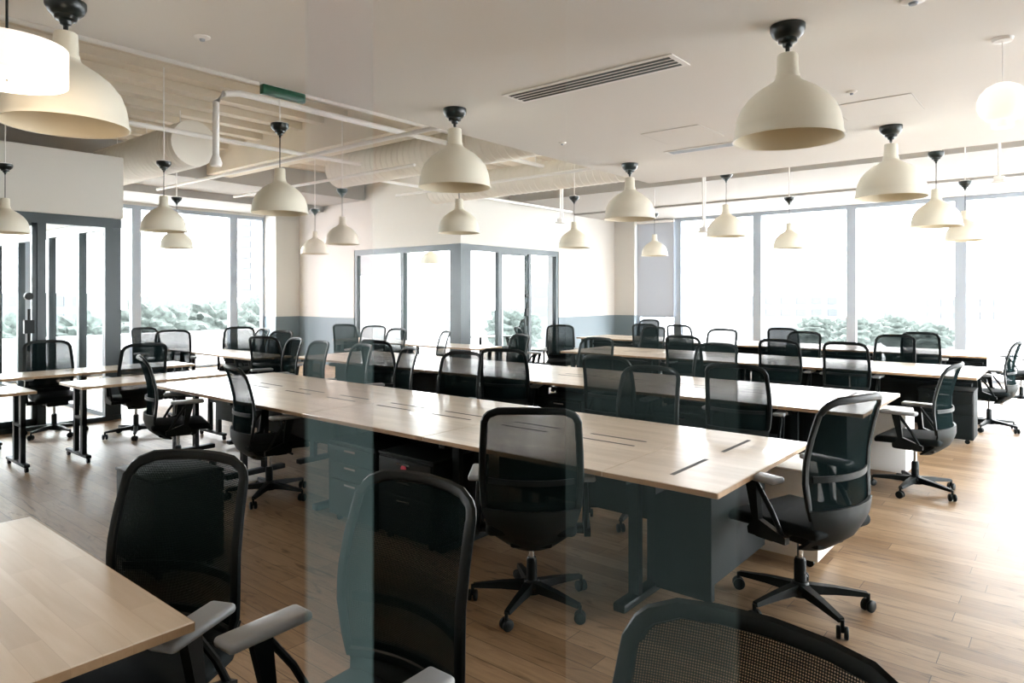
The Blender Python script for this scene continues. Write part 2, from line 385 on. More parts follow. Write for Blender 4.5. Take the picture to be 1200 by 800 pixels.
# ------------------------------------------------------------------ office chair
def back_y(z):
    pts = [(.30, -.06), (.36, -.15), (.42, -.225), (.50, -.262), (.60, -.258), (.70, -.248), (.80, -.255), (.90, -.278), (1.0, -.308), (1.10, -.342)]
    for (za, ya), (zb, yb) in zip(pts[:-1], pts[1:]):
        if z <= zb: t = max(0, (z - za) / (zb - za)); return ya + (yb - ya) * t
    return pts[-1][1]
def back_w(z):
    pts = [(.30, .07), (.38, .13), (.46, .195), (.56, .232), (.70, .245), (.85, .240), (1.0, .230), (1.10, .222)]
    for (za, ya), (zb, yb) in zip(pts[:-1], pts[1:]):
        if z <= zb: t = max(0, (z - za) / (zb - za)); return ya + (yb - ya) * t
    return pts[-1][1]
ZB, ZT = .53, 1.052; ZC = .998; CK = .15
def back_p(u, z, off=0):   # u in -1..1
    return (u * back_w(z), back_y(z) + .055 * u * u + off, z - .012 * u * u * (1 if z > 1 else 0))
def make_chair():
    t = thing('office_chair', (0, 0, 0), 'x', 'office chair')
    # backrest frame: closed loop round the mesh with rounded corners
    loop = []
    zs = [ZB + (ZC - ZB) * i / 9 for i in range(10)]
    for z in zs: loop.append(back_p(1, z))
    for q in (20, 45, 70): loop.append(back_p(1 - CK * (1 - math.cos(R_(q))), ZC + (ZT - ZC) * math.sin(R_(q))))
    for u in (.7, .4, 0, -.4, -.7): loop.append((u * back_w(ZT), back_y(ZT) + .055 * u * u, ZT + .012 * (1 - u * u)))
    for q in (70, 45, 20): loop.append(back_p(-(1 - CK * (1 - math.cos(R_(q)))), ZC + (ZT - ZC) * math.sin(R_(q))))
    for z in reversed(zs): loop.append(back_p(-1, z))
    for u in (-.6, -.2, .2, .6): loop.append(back_p(u, ZB))
    bk = MB().tube(loop, .0185, 8, True, ry=.012, up=(0, 1, 0)).build('backrest', 'plastic', t)
    rows = []
    for i in range(15):
        z = ZB + (ZT + .004 - ZB) * i / 14; e = 1 if z < ZC else 1 - CK * (1 - math.sqrt(max(0, 1 - ((z - ZC) / (ZT + .004 - ZC)) ** 2)))
        e = e * .985; rows.append([back_p(-e + 2 * e * j / 12, z, .004) for j in range(13)])
    MB().grid(rows).build('mesh_panel', 'mesh', bk)
    lz = .70
    MB().sheet([[(-.21 + .42 * j / 10, back_y(z) + .055 * ((j - 5) / 5) ** 2 - .012, z) for j in range(11)] for z in (lz - .014, lz + .014)], .008).build('lumbar_bar', 'plastic', bk)
    # lower shell sweeping under the seat
    rows = []
    for i in range(9):
        z = .335 + (.565 - .335) * i / 8; rows.append([(u * back_w(z) * 1.03, back_y(z) + .06 * u * u - .006, z) for u in [-1 + j / 5 for j in range(11)]])
    MB().sheet(rows, .016).build('back_shell', 'shell', t)
    # seat
    s = MB().box(-.245, .245, -.235, .245, .425, .485, .028, 3)
    s.v = [(x * (1 - .10 * max(0, (-y - .05)) / .2), y, z - .035 * max(0, (y - .13) / .12) ** 2 - (.012 if z > .46 else 0) * (1 - (x / .245) ** 2)) for x, y, z in s.v]
    s.build('seat', 'fabric', t)
    m = MB().box(-.11, .11, -.17, .15, .345, .425, .02); m.box(-.28, .28, -.05, .05, .385, .415, .01); m.tube([(.1, .08, .38), (.29, .08, .385)], .008)
    m.build('seat_mechanism', 'plastic', t)
    for sx in (-1, 1):
        a = MB().prism([(-.13, .40), (.07, .40), (.075, .43), (.045, .47), (.09, .655), (.09, .665), (.03, .665), (.012, .48), (-.13, .43)][::1], sx * .283 - .016, sx * .283 + .016)
        a.v = [(x, y, z) for x, y, z in a.v]
        a.tube([(sx * .283, -.11, .42), (sx * .283, -.05, .53), (sx * .283, .035, .645)], .012, 8)
        ao = a.build('armrest', 'plastic', t)
        p = MB().box(sx * .283 - .046, sx * .283 + .046, -.09, .175, .66, .69, .0135, 3); p.build('arm_pad', 'pad', ao)
    MB().lathe([(.014, .24), (.014, .35)], 14).build('gas_lift', 'chrome', t)
    MB().lathe([(.028, .10), (.028, .23), (.022, .245)], 16).lathe([(.0, .065), (.055, .065), (.058, .10), (.035, .13)], 20).build('base_hub', 'plastic', t)
    for i in range(5):
        q = R_(90 + 72 * i + 14); c, s_ = math.cos(q), math.sin(q)
        lg = MB(); hw = (.026, .018)
        rows = [(.03, .075, .122, .028), (.16, .078, .112, .023), (.31, .072, .092, .016)]
        v = []; f = []
        for r, zl, zh, w in rows:
            for sgn, zz in ((-1, zl), (1, zl), (.75, zh), (-.75, zh)): v.append((r * c - sgn * w * s_, r * s_ + sgn * w * c, zz))
        for k in range(2):
            for j in range(4): l = (j + 1) % 4; f.append((k * 4 + j, k * 4 + l, k * 4 + 4 + l, k * 4 + 4 + j))
        f += [(3, 2, 1, 0), (8, 9, 10, 11)]; lg.add(v, f)
        lo = lg.build('base_leg', 'plastic', t)
        cs = MB(); R0 = .315; th = q + R_(55 * ((i % 3) - 1)); ax = Vector((math.cos(th), math.sin(th), 0)); cc = Vector((R0 * c, R0 * s_, .029))
        for off in (-.016, .016):
            tr = Matrix.Translation(cc + ax * off) @ ax.to_track_quat('Z', 'Y').to_matrix().to_4x4()
            w = MB().lathe([(0, -.010), (.024, -.010), (.029, -.006), (.029, .006), (.024, .010), (0, .010)], 16); cs.add([tr @ Vector(p) for p in w.v], w.f, True)
        cs.tube([(R0 * c, R0 * s_, .03), (R0 * c, R0 * s_, .085)], .009, 8)
        cs.build('caster', 'plastic', lo)
    return t
CH = make_chair(); index_kids()
chair_used = [False]
def chair(base, deg, label, group):
    o = CH if not chair_used[0] else tree_copy(CH)
    chair_used[0] = True
    o.location = (base[0], base[1], 0); o.rotation_euler.z = R_(deg - 90); tag(o, label, 'office chair', group); return o
def chair_px(px, X, deg, label, group, back=.31):   # column of the back and the row's line the back stands on
    x, y, d = on_x(px, X); chair((x + back * math.cos(R_(deg)), y + back * math.sin(R_(deg))), deg, label, group)

G = 'chairs along the near side of the front bench'
chair((2.83, 2.20), 37, 'black mesh chair in mid-picture, back to us, at the near side of the front bench', G)
chair((2.98, 4.98), -12, 'black mesh chair left of centre at the front bench, light grey arms showing beside it', G)
chair((2.87, 6.32), -18, 'black mesh chair in profile at the far left end of the front bench', G)
G = 'chairs along the window side of the front bench'
for px, X, dg, lb in ((766, 4.68, 180, 'mesh chair facing us across the front bench, nearest the bench end on its window side'),
                      (545, 4.75, 184, 'mesh chair facing us across the front bench, low wide back, below the second hanging lamp'),
                      (484, 4.78, 158, 'mesh chair turned sideways behind the front bench, left of the low wide one'),
                      (428, 4.78, 168, 'mesh chair behind the front bench, below the left edge of the glass room'),
                      (378, 4.75, 172, 'mesh chair behind the front bench, right one of the pair before the left pier'),
                      (349, 4.9, 168, 'mesh chair behind the front bench, left one of the pair before the left pier')):
    chair_px(px, X, dg, lb, G)
G = 'chairs along the near side of the second bench'
for px, X, dg, lb in ((860, 5.22, 6, 'mesh chair back to us at the second bench, rightmost on its near side'),
                      (707, 5.22, 4, 'mesh chair back to us at the second bench, right of the glass room corner'),
                      (588, 5.22, 25, 'dark mesh chair at the second bench seen below the sliding glass door'),
                      (437, 5.22, 10, 'mesh chair at the second bench, furthest left on its near side')):
    chair_px(px, X, dg, lb, G)
G = 'chairs along the window side of the second bench'
for px, X, dg, lb in ((842, 7.35, 180, 'mesh chair facing us behind the second bench, nearest its right end'),
                      (702, 7.35, 182, 'mesh chair behind the second bench below the dado of the right pier'),
                      (613, 7.35, 160, 'blue-black mesh chair behind the second bench, just right of the sliding door handle'),
                      (525, 7.30, 150, 'mesh chair behind the second bench in front of the glass room corner post'),
                      (468, 7.35, 178, 'mesh chair behind the second bench in front of the side glass middle post'),
                      (440, 7.75, 200, 'angled mesh chair at the far left end of the second bench')):
    chair_px(px, X, dg, lb, G)
G = 'chairs along the near side of the third bench'
for px, X, dg, lb in ((989, 8.45, 0, 'mesh chair back to us at the third bench, nearest its right end'),
                      (911, 8.45, 2, 'mesh chair back to us at the third bench, second from its right end'),
                      (798, 8.45, 4, 'mesh chair back to us at the third bench, furthest left on its near side')):
    chair_px(px, X, dg, lb, G)
G = 'chairs along the window side of the third bench'
for px, X, dg, lb in ((1050, 10.45, 178, 'mesh chair behind the third bench, left one of the right-hand overlapping pair'),
                      (944, 10.5, 176, 'mesh chair behind the third bench, right one of the overlapping pair below the third window'),
                      (848, 10.5, 180, 'lone mesh chair behind the third bench below the mid window mullion'),
                      (768, 10.45, 172, 'mesh chair behind the third bench, foremost of the cluster below the roller blind')):
    chair_px(px, X, dg, lb, G)
G = 'chairs at the bench nearest the windows'
for px, X, dg, lb in ((1078, 11.35, 4, 'mesh chair against the windows, right one of the right-hand overlapping pair'),
                      (916, 11.4, 2, 'mesh chair by the windows, left one of the pair below the third window'),
                      (794, 11.4, 0, 'mesh chair by the windows just right of the roller blind'),
                      (754, 11.35, 8, 'mesh chair by the windows, left one of the cluster below the roller blind'),
                      (762, 13.35, 180, 'mesh chair right against the glass below the roller blind, hindmost of the cluster')):
    chair_px(px, X, dg, lb, G)
G = 'chairs at the right-hand bench ends'
chair((3.68, 1.10), 72, 'large black mesh chair at the right-hand end of the front bench', G).scale = (1.06,) * 3
chair((6.47, 1.02), 84, 'black mesh chair at the right-hand end of the second bench', G)
chair((10.0, .80), 84, 'black mesh chair at the right-hand end of the third bench', G)
chair((12.70, .62), 118, 'black mesh chair cut by the right edge of the picture, by the windows', G)
G = 'chairs beside the right pier'
chair((9.0, 6.95), -62, 'mesh chair in profile left of the grey dado, tilted to the left', G)
chair((9.75, 6.95), 215, 'mesh chair against the grey dado left of the right pier', G)
G = 'chairs around the small desks at the back left'
def ch_d(px, d, dg, lb, g=G):
    x, y = at(px, d); chair((x + .31 * math.cos(R_(dg)), y + .31 * math.sin(R_(dg))), dg, lb, g)
ch_d(306, 8.9, 20, 'nearest mesh chair of the back left group, wide open back, before the left pier')
ch_d(333, 10.3, 190, 'mesh chair in the back left group, rightmost, against the grey dado')
ch_d(311, 10.9, 172, 'mesh chair in the back left group, hindmost, behind the wide open back')
ch_d(281, 11.5, 235, 'mesh chair in the back left group, slim and side-on by the window mullion')
ch_d(203, 10.5, 245, 'pale grey mesh chair standing alone against the left windows')
ch_d(167, 11.3, 285, 'slim mesh chair by the left windows next to the glass office post')
ch_d(402, 12.6, 25, 'slim mesh chair side-on before the left end of the glass room')
G = 'chairs at the desks before the glass office'
chair((3.3, 8.32), 88, 'mesh chair in front of the glass office corner post, between two desks', G)
x, y = at(55, 8.05); chair((x, y - .25), 268, 'mesh chair at far left behind the long desk, before the office door', G)
G = 'chairs in the foreground'
chair((.845, 2.215), 205, 'foreground mesh chair at left, tucked under the near wooden desk corner', G)
chair((1.10, 1.49), 182, 'foreground black chair in the middle with a grey arm reaching left', G)
chair((.83, .40), 178, 'foreground mesh chair cut by the bottom edge, only its curved top showing', G)
x, y = at(602, 15.2); chair((x, y), 150, 'mesh chair inside the glass meeting room behind the sliding door', 'chairs in the glass room')

# ------------------------------------------------------------------ desks
TZ = .74; TT = .028
ORD = ['nearest', 'second', 'third', 'fourth', 'fifth', 'sixth']
def tee_leg(b, x0, x1, y, wide=True):
    b.box(x0, x1, y - .035, y + .035, .03, .075, .01)
    xm = (x0 + x1) / 2
    b.box(xm - .13, xm - .09, y - .03, y + .03, .07, TZ - TT - .03); b.box(xm + .07, xm + .11, y - .03, y + .03, .07, TZ - TT - .03)
    b.box(x0 + .03, x1 - .03, y - .025, y + .025, TZ - TT - .045, TZ - TT)
def bench(row, X1, X2, y0, n, L, end, dx=0):
    """a run of desk modules along y: an end desk crosswise, then double desks; every module a thing"""
    g = '%s bench desks' % row
    def top(t, w, l, slots, ends=False):
        MB().box(0, w, 0, l, TZ - TT, TZ, .003, 1).build('desktop', 'top', t)
        bands = [(-.0015, 0, .002, l - .002), (w, w + .0015, .002, l - .002)] + ([(.002, w - .002, -.0015, 0)] if ends else [])
        for q in bands: MB().box(*q, TZ - TT + .002, TZ - .003).build('edge_band', 'edge', t)
        for (a, b_, c, d) in slots: MB().box(a, b_, c, d, TZ - .01, TZ + .0008).build('cable_slot', 'slot', t)
    w = X2 - X1
    if end:
        t = thing('bench_desk', (X1, y0, 0), 'crosswise oak desk closing the right-hand end of the %s bench' % row, 'desk', g)
        top(t, w, end, [(w * .12, w * .42, end * .48, end * .52), (w * .58, w * .88, end * .48, end * .52)], True)
        lb = MB(); lb.box(.05, w - .05, end * .55, end * .62, TZ - TT - .05, TZ - TT); lb.build('frame', 'steel', t)
        for sx in (0, 1):
            l = MB(); xx = .06 if sx == 0 else w - .06 - .56
            tee_leg(l, xx, xx + .56, end - .06); l.build('leg', 'steel', t)
        MB().box(w * .32, w * .86, end * .33, end * .36, .14, TZ - TT - .05).build('modesty_panel', 'tray', t)
        MB().box(w * .29, w * .32, end * .33, end * .86, .06, TZ - TT - .05).build('side_panel', 'tray', t)
    for i in range(n):
        yy = y0 + end + i * L
        lab = 'oak double desk of the %s bench, %s' % (row, 'next to its crosswise end desk' if i == 0 and end else ('at its far left end' if i == n - 1 else '%s from its right-hand end' % ORD[i]))
        t = thing('bench_desk', (X1, yy, 0), lab, 'desk', g)
        top(t, w, L - .004, [(w * .44, w * .455, L * .12, L * .42), (w * .545, w * .56, L * .12, L * .42), (w * .44, w * .455, L * .60, L * .90), (w * .545, w * .56, L * .60, L * .90)])
        for sx in (0, 1):
            l = MB(); xx = .04 if sx == 0 else w - .04 - .56
            tee_leg(l, xx, xx + .56, L - .10); l.build('leg', 'steel', t)
        MB().box(w / 2 - .16, w / 2 + .16, .1, L - .1, TZ - TT - .14, TZ - TT - .1).box(w / 2 - .015, w / 2 + .015, .06, L - .06, TZ - TT - .40, TZ - TT).build('cable_tray', 'tray', t)
bench('front', 2.91, 4.26, 1.22, 4, 1.30, .60)
bench('second', 5.51, 6.87, 1.20, 5, 1.35, .62)
bench('third', 8.70, 10.05, .80, 4, 1.35, 0)
bench('window', 11.72, 12.9, .95, 5, 1.40, 0)

def desk(x0, y0, w, l, label, group=None, legs='x', feet=True):
    t = thing('desk', (x0, y0, 0), label, 'desk', group)
    MB().box(0, w, 0, l, TZ - TT, TZ, .003, 1).build('desktop', 'top', t)
    for q in ((.002, w - .002, -.0015, 0), (-.0015, 0, .002, l - .002), (w, w + .0015, .002, l - .002)): MB().box(*q, TZ - TT + .002, TZ - .003).build('edge_band', 'edge', t)
    for s_ in (0, 1):
        b = MB(); 
        if legs == 'x':       # legs at both x ends, feet along y
            xx = .07 if s_ == 0 else w - .07
            b.box(xx - .025, xx + .025, .02, l - .02, .045, .075, .008); b.box(xx - .02, xx + .02, l * .22, l * .22 + .06, .07, TZ - TT); b.box(xx - .02, xx + .02, l * .55, l * .55 + .05, .07, TZ - TT)
            b.box(xx - .02, xx + .02, l * .22, l * .6, .40, .43)
            ks = [(xx, .04), (xx, l - .04)]
        else:
            yy = .07 if s_ == 0 else l - .07
            b.box(.02, w - .02, yy - .025, yy + .025, .045, .075, .008); b.box(w * .3, w * .3 + .06, yy - .02, yy + .02, .07, TZ - TT); b.box(w * .6, w * .6 + .05, yy - .02, yy + .02, .07, TZ - TT)
            ks = [(.04, yy), (w - .04, yy)]
        o = b.build('leg', 'steel', t)
        for (kx, ky) in ks:
            MB().lathe([(0, -.012), (.024, -.012), (.024, .012), (0, .012)], 14, (kx, ky, .024), 'x').build('caster', 'plastic', o)
    b = MB()
    if legs == 'x': b.box(.07, w - .07, l * .5, l * .5 + .03, TZ - TT - .018, TZ - TT)
    else: b.box(w * .5, w * .5 + .03, .07, l - .07, TZ - TT - .018, TZ - TT)
    b.build('crossbar', 'steel', t)
    return t
desk(-.47, 1.83, 1.345, 1.37, 'near oak desk filling the bottom left corner', None, 'y')
desk(2.40, 7.28, 1.5, .6, 'oak desk on T-legs with casters behind the front bench, left end open')
desk(.55, 7.32, 1.5, .6, 'oak desk cut by the left edge of the picture, before the glass office')
desk(-.2, 8.62, 2.2, .6, 'long oak desk in front of the office door at far left')
desk(2.02, 8.62, 2.1, .6, 'long oak desk in front of the office corner post, pointed end to the right')
desk(4.95, 8.7, .62, 2.6, 'oak desk in the back left group before the left pier', None, 'y')
desk(8.15, 7.5, .68, 1.9, 'slim oak desk along the glass room, right one of two', None, 'y')
desk(8.15, 9.42, .68, 1.9, 'slim oak desk along the glass room, left one of two', None, 'y')

# mobile pedestals
def pedestal(x, y, label, body='tray', topm='tray', rz=0, front=-1, h=.58, grp=None, lock='steel', ly=.17):
    t = thing('pedestal', (x, y, 0), label, 'pedestal', grp, rz)
    MB().box(-.2, .2, -.26, .26, .05, h - .02, .006).build('body', body, t)
    MB().box(-.205, .205, -.265, .265, h - .02, h, .006).build('lid', topm, t)
    for i, (za, zb) in enumerate(((.06, .31), (.32, .43), (.44, .55))):
        d = MB().box(front * .2 - .012, front * .2 + .012, -.25, .25, za, zb, .004).build('drawer', body, t)
        MB().box(front * .215 - .006, front * .215 + .006, -.06, .06, zb - .03, zb - .018).build('pull', 'chrome', d)
    MB().lathe([(0, -.004), (.022, -.004), (.022, .004), (0, .004)], 16, (front * .216, ly, .50), 'x').build('lock', lock, t)
    for sx in (-.15, .15):
        for sy in (-.2, .2): MB().lathe([(0, -.012), (.025, -.012), (.025, .012), (0, .012)], 12, (sx, sy, .025), 'x').build('caster', 'plastic', t)
    return t
g = 'pedestals under the front bench'
pedestal(3.16, 3.335, 'black drawer pedestal under the front bench with a red lock, right of the left-hand chair', grp=g, lock='red', ly=0)
pedestal(3.16, 3.89, 'black drawer pedestal under the front bench beside the left-hand chair', grp=g)
pedestal(1.86, 4.21, 'dark pedestal standing behind the left foreground chair', 'tray', 'tray', 0, 1)
pedestal(4.42, 1.42, 'white pedestal by the right-hand end of the front bench', 'white', 'white', 0, 1)
pedestal(6.99, 1.40, 'white pedestal by the right-hand end of the second bench', 'white', 'white', 0, 1)
g = 'pedestals under the second bench'
pedestal(5.80, 2.7, 'black pedestal under the second bench near its right-hand end', grp=g)
pedestal(5.80, 4.0, 'black pedestal under the second bench near its middle', grp=g)
pedestal(5.80, 5.35, 'black pedestal under the second bench toward its left end', grp=g)
g = 'pedestals under the third bench'
pedestal(9.0, 1.1, 'black pedestal closing the right-hand end of the third bench', grp=g)
pedestal(9.80, 1.56, 'black pedestal with a red lock beside the third bench end chair', grp=g, front=1, lock='red')

# ------------------------------------------------------------------ pendant lamps
def make_lamp(name, flat, rod):
    top = CE if flat else 3.07
    z0 = 2.31
    t = thing(name, (0, 0, top), 'x', 'pendant lamp')
    q = z0 - top
    MB().lathe([(0, 0), (.075, 0), (.075, -.022), (.066, -.042), (.050, -.058), (.042, -.060), (.040, -.075), (.024, -.080), (.020, -.094), (.010, -.098), (.009, -.115), (0, -.115)], 24).build('canopy', 'canopy', t)
    MB().tube([(0, 0, -.11), (0, 0, q + .375)], .004, 6).build('cord', 'canopy', t)
    MB().lathe([(0, q + .385), (.040, q + .382), (.044, q + .375), (.047, q + .295), (.051, q + .29), (.052, q + .275), (.046, q + .27), (0, q + .27)], 24).build('socket_cap', 'lamp', t)
    out = [(.047, .285), (.060, .262), (.084, .246), (.126, .220), (.166, .186), (.198, .145), (.217, .10), (.226, .055), (.228, .024), (.234, .012), (.235, 0)]
    inn = [(.230, .002), (.223, .03), (.220, .06), (.211, .10), (.192, .143), (.160, .183), (.121, .216), (.08, .240), (.04, .252), (0, .253)]
    sh = MB().lathe_open([(r, q + z) for r, z in out + inn[:1]], 40).build('shade', 'lamp', t, auto=60)
    MB().lathe_open([(r, q + z) for r, z in inn], 40).build('shade_lining', 'lampin', sh, auto=60)
    b = MB().lathe([(0, q + .09), (.02, q + .093), (.035, q + .115), (.035, q + .14), (.02, q + .17), (.016, q + .22), (0, q + .225)], 16).build('bulb', 'white', t)
    if rod:
        MB().box(-.05, .05, -.05, .05, 0, .012).tube([(0, 0, .01), (0, 0, SLAB - .1 - top)], .007, 6).build('hanging_rod', 'white', t)
    return t
LA = make_lamp('pendant_lamp', True, False); LB = make_lamp('pendant_lamp', False, True); index_kids()
used = {}
def lamp(px, d, flat, label):
    src = LA if flat else LB
    o = src if src.name not in used else tree_copy(src); used[src.name] = 1
    x, y = at(px, d); o.location = (x, y, o.location.z); tag(o, label, 'pendant lamp', 'cream bell pendant lamps')
for a in ((923, 3.05, True, 'large cream bell lamp on the flat ceiling at upper right, nearest of all'),
          (533, 4.42, True, 'cream bell lamp on the flat ceiling in the middle, left of the slot grille'),
          (1044, 4.87, True, 'cream bell lamp on the flat ceiling right of the large one, before the windows'),
          (738, 6.27, True, 'cream bell lamp at the far corner of the flat ceiling before the right pier'),
          (77, 2.80, True, 'big cream bell lamp at upper left behind the lit drum lamp'),
          (328, 5.81, False, 'cream bell lamp below the green exit sign'),
          (538, 7.67, False, 'small cream bell lamp right under the middle one, above the glass room corner'),
          (401, 9.4, False, 'cream bell lamp left of the glass room, higher of the pair there'),
          (369, 11.6, False, 'cream bell lamp left of the glass room, lower of the pair, by the left pier'),
          (192, 7.46, False, 'cream bell lamp before the left windows, larger of the overlapping pair'),
          (207, 10.2, False, 'cream bell lamp before the left windows, smaller hindmost of the overlapping pair'),
          (673, 10.1, False, 'cream bell lamp right of the glass room, over the dado wall'),
          (767, 12.2, False, 'small cream bell lamp before the roller blind'),
          (851, 8.15, False, 'cream bell lamp before the windows beside a white hanging sensor pole'),
          (925, 10.2, False, 'cream bell lamp before the third window, furthest out on the right side'),
          (1097, 6.95, False, 'cream bell lamp before the right windows, larger of the pair there'),
          (1131, 8.75, False, 'cream bell lamp before the right windows, lower hindmost of the pair'),
          (505, 15.2, False, 'small cream bell lamp inside the glass room, behind the side glass'),
          (6, 7.6, False, 'cream bell lamp cut by the left edge, above the glass office front')):
    lamp(*a)
# lit lamps
x, y = at(8, 2.15); t = thing('drum_lamp', (x, y, CE), 'lit white fabric drum lamp cut by the upper left edge', 'lamp')
z = zat(73, 2.15) - CE
MB().lathe_open([(.165, z - .056), (.165, z + .056), (.162, z + .056), (.162, z - .056), (.165, z - .056)], 40).build('shade', 'drum', t, auto=30)
MB().lathe([(0, z - .052), (.161, z - .052), (.161, z - .048), (0, z - .048)], 40).build('diffuser', 'drum', t)
MB().tube([(0, 0, 0), (0, 0, z - .06)], .004, 6).build('cord', 'canopy', t)
MB().lathe([(0, -.025), (.05, -.02), (.055, 0), (0, 0)], 20).build('canopy', 'white', t)
x, y = at(1175, 3.2); t = thing('globe_lamp', (x, y, CE), 'lit opal globe lamp at the upper right edge', 'lamp')
z = zat(121, 3.2) - CE
MB().lathe([(0, z + .098)] + [(.104 * math.cos(R_(q)), z + .098 * math.sin(R_(q))) for q in (70, 50, 30, 10, -10, -30, -50)] + [(.045, z - .082), (.042, z - .115), (0, z - .115)], 32).build('globe', 'globe', t, auto=60)
MB().tube([(0, 0, 0), (0, 0, z + .09)], .003, 6).build('cord', 'white', t)
MB().lathe([(0, -.02), (.04, -.015), (.045, 0), (0, 0)], 20).build('canopy', 'white', t)

# ------------------------------------------------------------------ ceiling fittings
def slot_grille(px0, py0, px1, py1, w, n, label, sm='grille'):
    d0 = (CE - H) * FPX / (HZ - py0); d1 = (CE - H) * FPX / (HZ - py1)
    a = at(px0, d0); c = at(px1, d1); L = abs(c[1] - a[1]); X = (a[0] + c[0]) / 2; Y = min(a[1], c[1])
    t = thing('slot_grille', (X, Y, CE), label, 'ceiling vent', 'slot grilles in the flat ceiling')
    MB().box(-w / 2, w / 2, 0, L, -.006, -.001).build('frame', 'white', t)
    m = .02; p = (w - 2 * m) / n
    b = MB()
    for i in range(n): b.box(-w / 2 + m + i * p + p * .18, -w / 2 + m + i * p + p * .74, .03, L - .03, -.008, -.004)
    b.build('slots', sm, t)
slot_grille(603, 116, 797, 68, .21, 4, 'white linear slot grille with four dark slots in the flat ceiling')
slot_grille(790, 182, 900, 158, .15, 4, 'pale linear slot grille farther back, behind the large bell lamp', 'mull')
def disc(px, py, r, name, label, cat, grp=None):
    d = (CE - H) * FPX / (HZ - py); x, y = at(px, d); t = thing(name, (x, y, CE), label, cat, grp)
    MB().lathe([(0, -.012), (r * .6, -.012), (r, -.004), (r, 0), (0, 0)], 24).build('cover', 'white', t)
    MB().lathe([(0, -.022), (r * .3, -.02), (r * .38, -.011), (0, -.011)], 16).build('head', 'mull', t)
disc(237, 43, .036, 'sprinkler', 'small round ceiling sprinkler at upper left', 'sprinkler', 'round ceiling fittings')
disc(998, 107, .03, 'sprinkler', 'small round ceiling sprinkler beside the hatch outline', 'sprinkler', 'round ceiling fittings')
disc(659, 167, .03, 'sprinkler', 'small round ceiling sprinkler near the ceiling edge in mid-picture', 'sprinkler', 'round ceiling fittings')
disc(1070, 0, .05, 'ceiling_speaker', 'round white ceiling fitting cut by the top edge', 'ceiling fitting')
def hatch(px, py, sx, sy, label):
    d = (CE - H) * FPX / (HZ - py); x, y = at(px, d)
    t = tag(MB().box(-sx / 2, sx / 2, -sy / 2, sy / 2, -.004, -.001).build('access_hatch', 'ceiling', None, (x, y, CE)), label, 'access hatch')
    b = MB()
    for (a, b_, c, e) in ((-sx / 2 - .006, -sx / 2, -sy / 2, sy / 2), (sx / 2, sx / 2 + .006, -sy / 2, sy / 2), (-sx / 2, sx / 2, -sy / 2 - .006, -sy / 2), (-sx / 2, sx / 2, sy / 2, sy / 2 + .006)): b.box(a, b_, c, e, -.003, -.0005)
    b.build('hatch_edge', 'hatch', t)
hatch(1028, 126, .45, .45, 'square ceiling access hatch outline beside the bell lamp at right')
hatch(800, 158, .45, .45, 'square ceiling access hatch outline left of the large bell lamp')
d = (CE - H) * FPX / (HZ - 103); x, y = at(331, d)
t = thing('exit_sign', (x + .04, CY + .06, CE), 'green exit sign under the edge of the flat ceiling', 'sign')
MB().box(-.14, .14, -.02, .02, -.045, 0.01, .004).build('housing', 'green', t)
MB().box(-.15, .15, -.006, .006, .01, .08).build('bracket', 'white', t)

# ducts
def duct(x, y0, y1, z, r, label):
    b = MB(); n = max(2, int((y1 - y0) / .12)); prof = []
    for i in range(n):
        ya = (y1 - y0) * i / n; prof += [(r, ya), (r, ya + (y1 - y0) / n - .012), (r + .006, ya + (y1 - y0) / n - .006)]
    prof.append((r, y1 - y0)); prof = [(r - .03, 0)] + prof + [(r - .03, y1 - y0)]
    b.lathe(prof, 32, (0, 0, 0), 'y')
    t = tag(b.build('duct', 'duct', None, (x, y0, z)), label, 'duct', 'spiral ducts')
    h = MB()
    for yy in (.4, (y1 - y0) / 2, y1 - y0 - .4): h.tube([(0, yy, r), (0, yy, SLAB - .1 - z)], .006, 6)
    h.build('hanger', 'white', t)
duct(4.25, 8.9, 11.8, 3.60, .30, 'wide off-white round duct at upper left above the glass office')
duct(6.75, 3.2, 9.2, 3.62, .27, 'off-white spiral duct passing behind the middle bell lamp, left one')
duct(8.72, 4.4, 9.0, 3.50, .23, 'off-white spiral duct above the glass room front, right one')
# pipes
def pipe(pts, r, label):
    tag(MB().tube(pts, r, 10).build('pipe', 'white'), label, 'pipe', 'white ceiling pipes')
pipe([(.5, 4.35, 3.45), (6.4, 4.35, 3.45)], .035, 'white straight pipe running just behind the flat ceiling edge')
pipe([(-1, 4.0, 3.05), (3.6, 4.0, 3.05)], .03, 'white pipe right along the edge of the flat ceiling')
x, y = at(253, 6.6)
pipe([(9.0, y, 3.62), (x + .25, y, 3.62), (x + .08, y, 3.58), (x, y, 3.48), (x, y, 3.0), (x, y, 2.95)], .032, 'white pipe bending down at upper left')
tag(MB().lathe([(.05, 0), (.06, .03), (.035, .10), (0, .10)], 20).build('pipe_outlet', 'white', None, (x, y, 2.86)), 'flared white outlet below the bent pipe at upper left', 'outlet')
pipe([(1, 6.2, 3.7), (6.4, 6.2, 3.7)], .025, 'thin white pipe crossing behind the bell lamp below the exit sign')
pipe([(5.1, 5.2, 3.4), (5.1, 12, 3.4)], .025, 'thin white pipe running away above the back left desks')
pipe([(1.2, 8.2, 3.55), (6.4, 8.2, 3.55)], .028, 'white pipe crossing above the left pier')
pipe([(6.2, 6.8, 3.35), (6.2, 11.5, 3.35)], .022, 'thin white pipe running away left of the glass room')
pipe([(7.7, 4.0, 3.3), (7.7, 8.9, 3.3)], .022, 'thin white pipe running away above the second bench')
pipe([(6.9, 8.6, 3.45), (12.5, 8.6, 3.45)], .025, 'white pipe above the wall of the right pier')
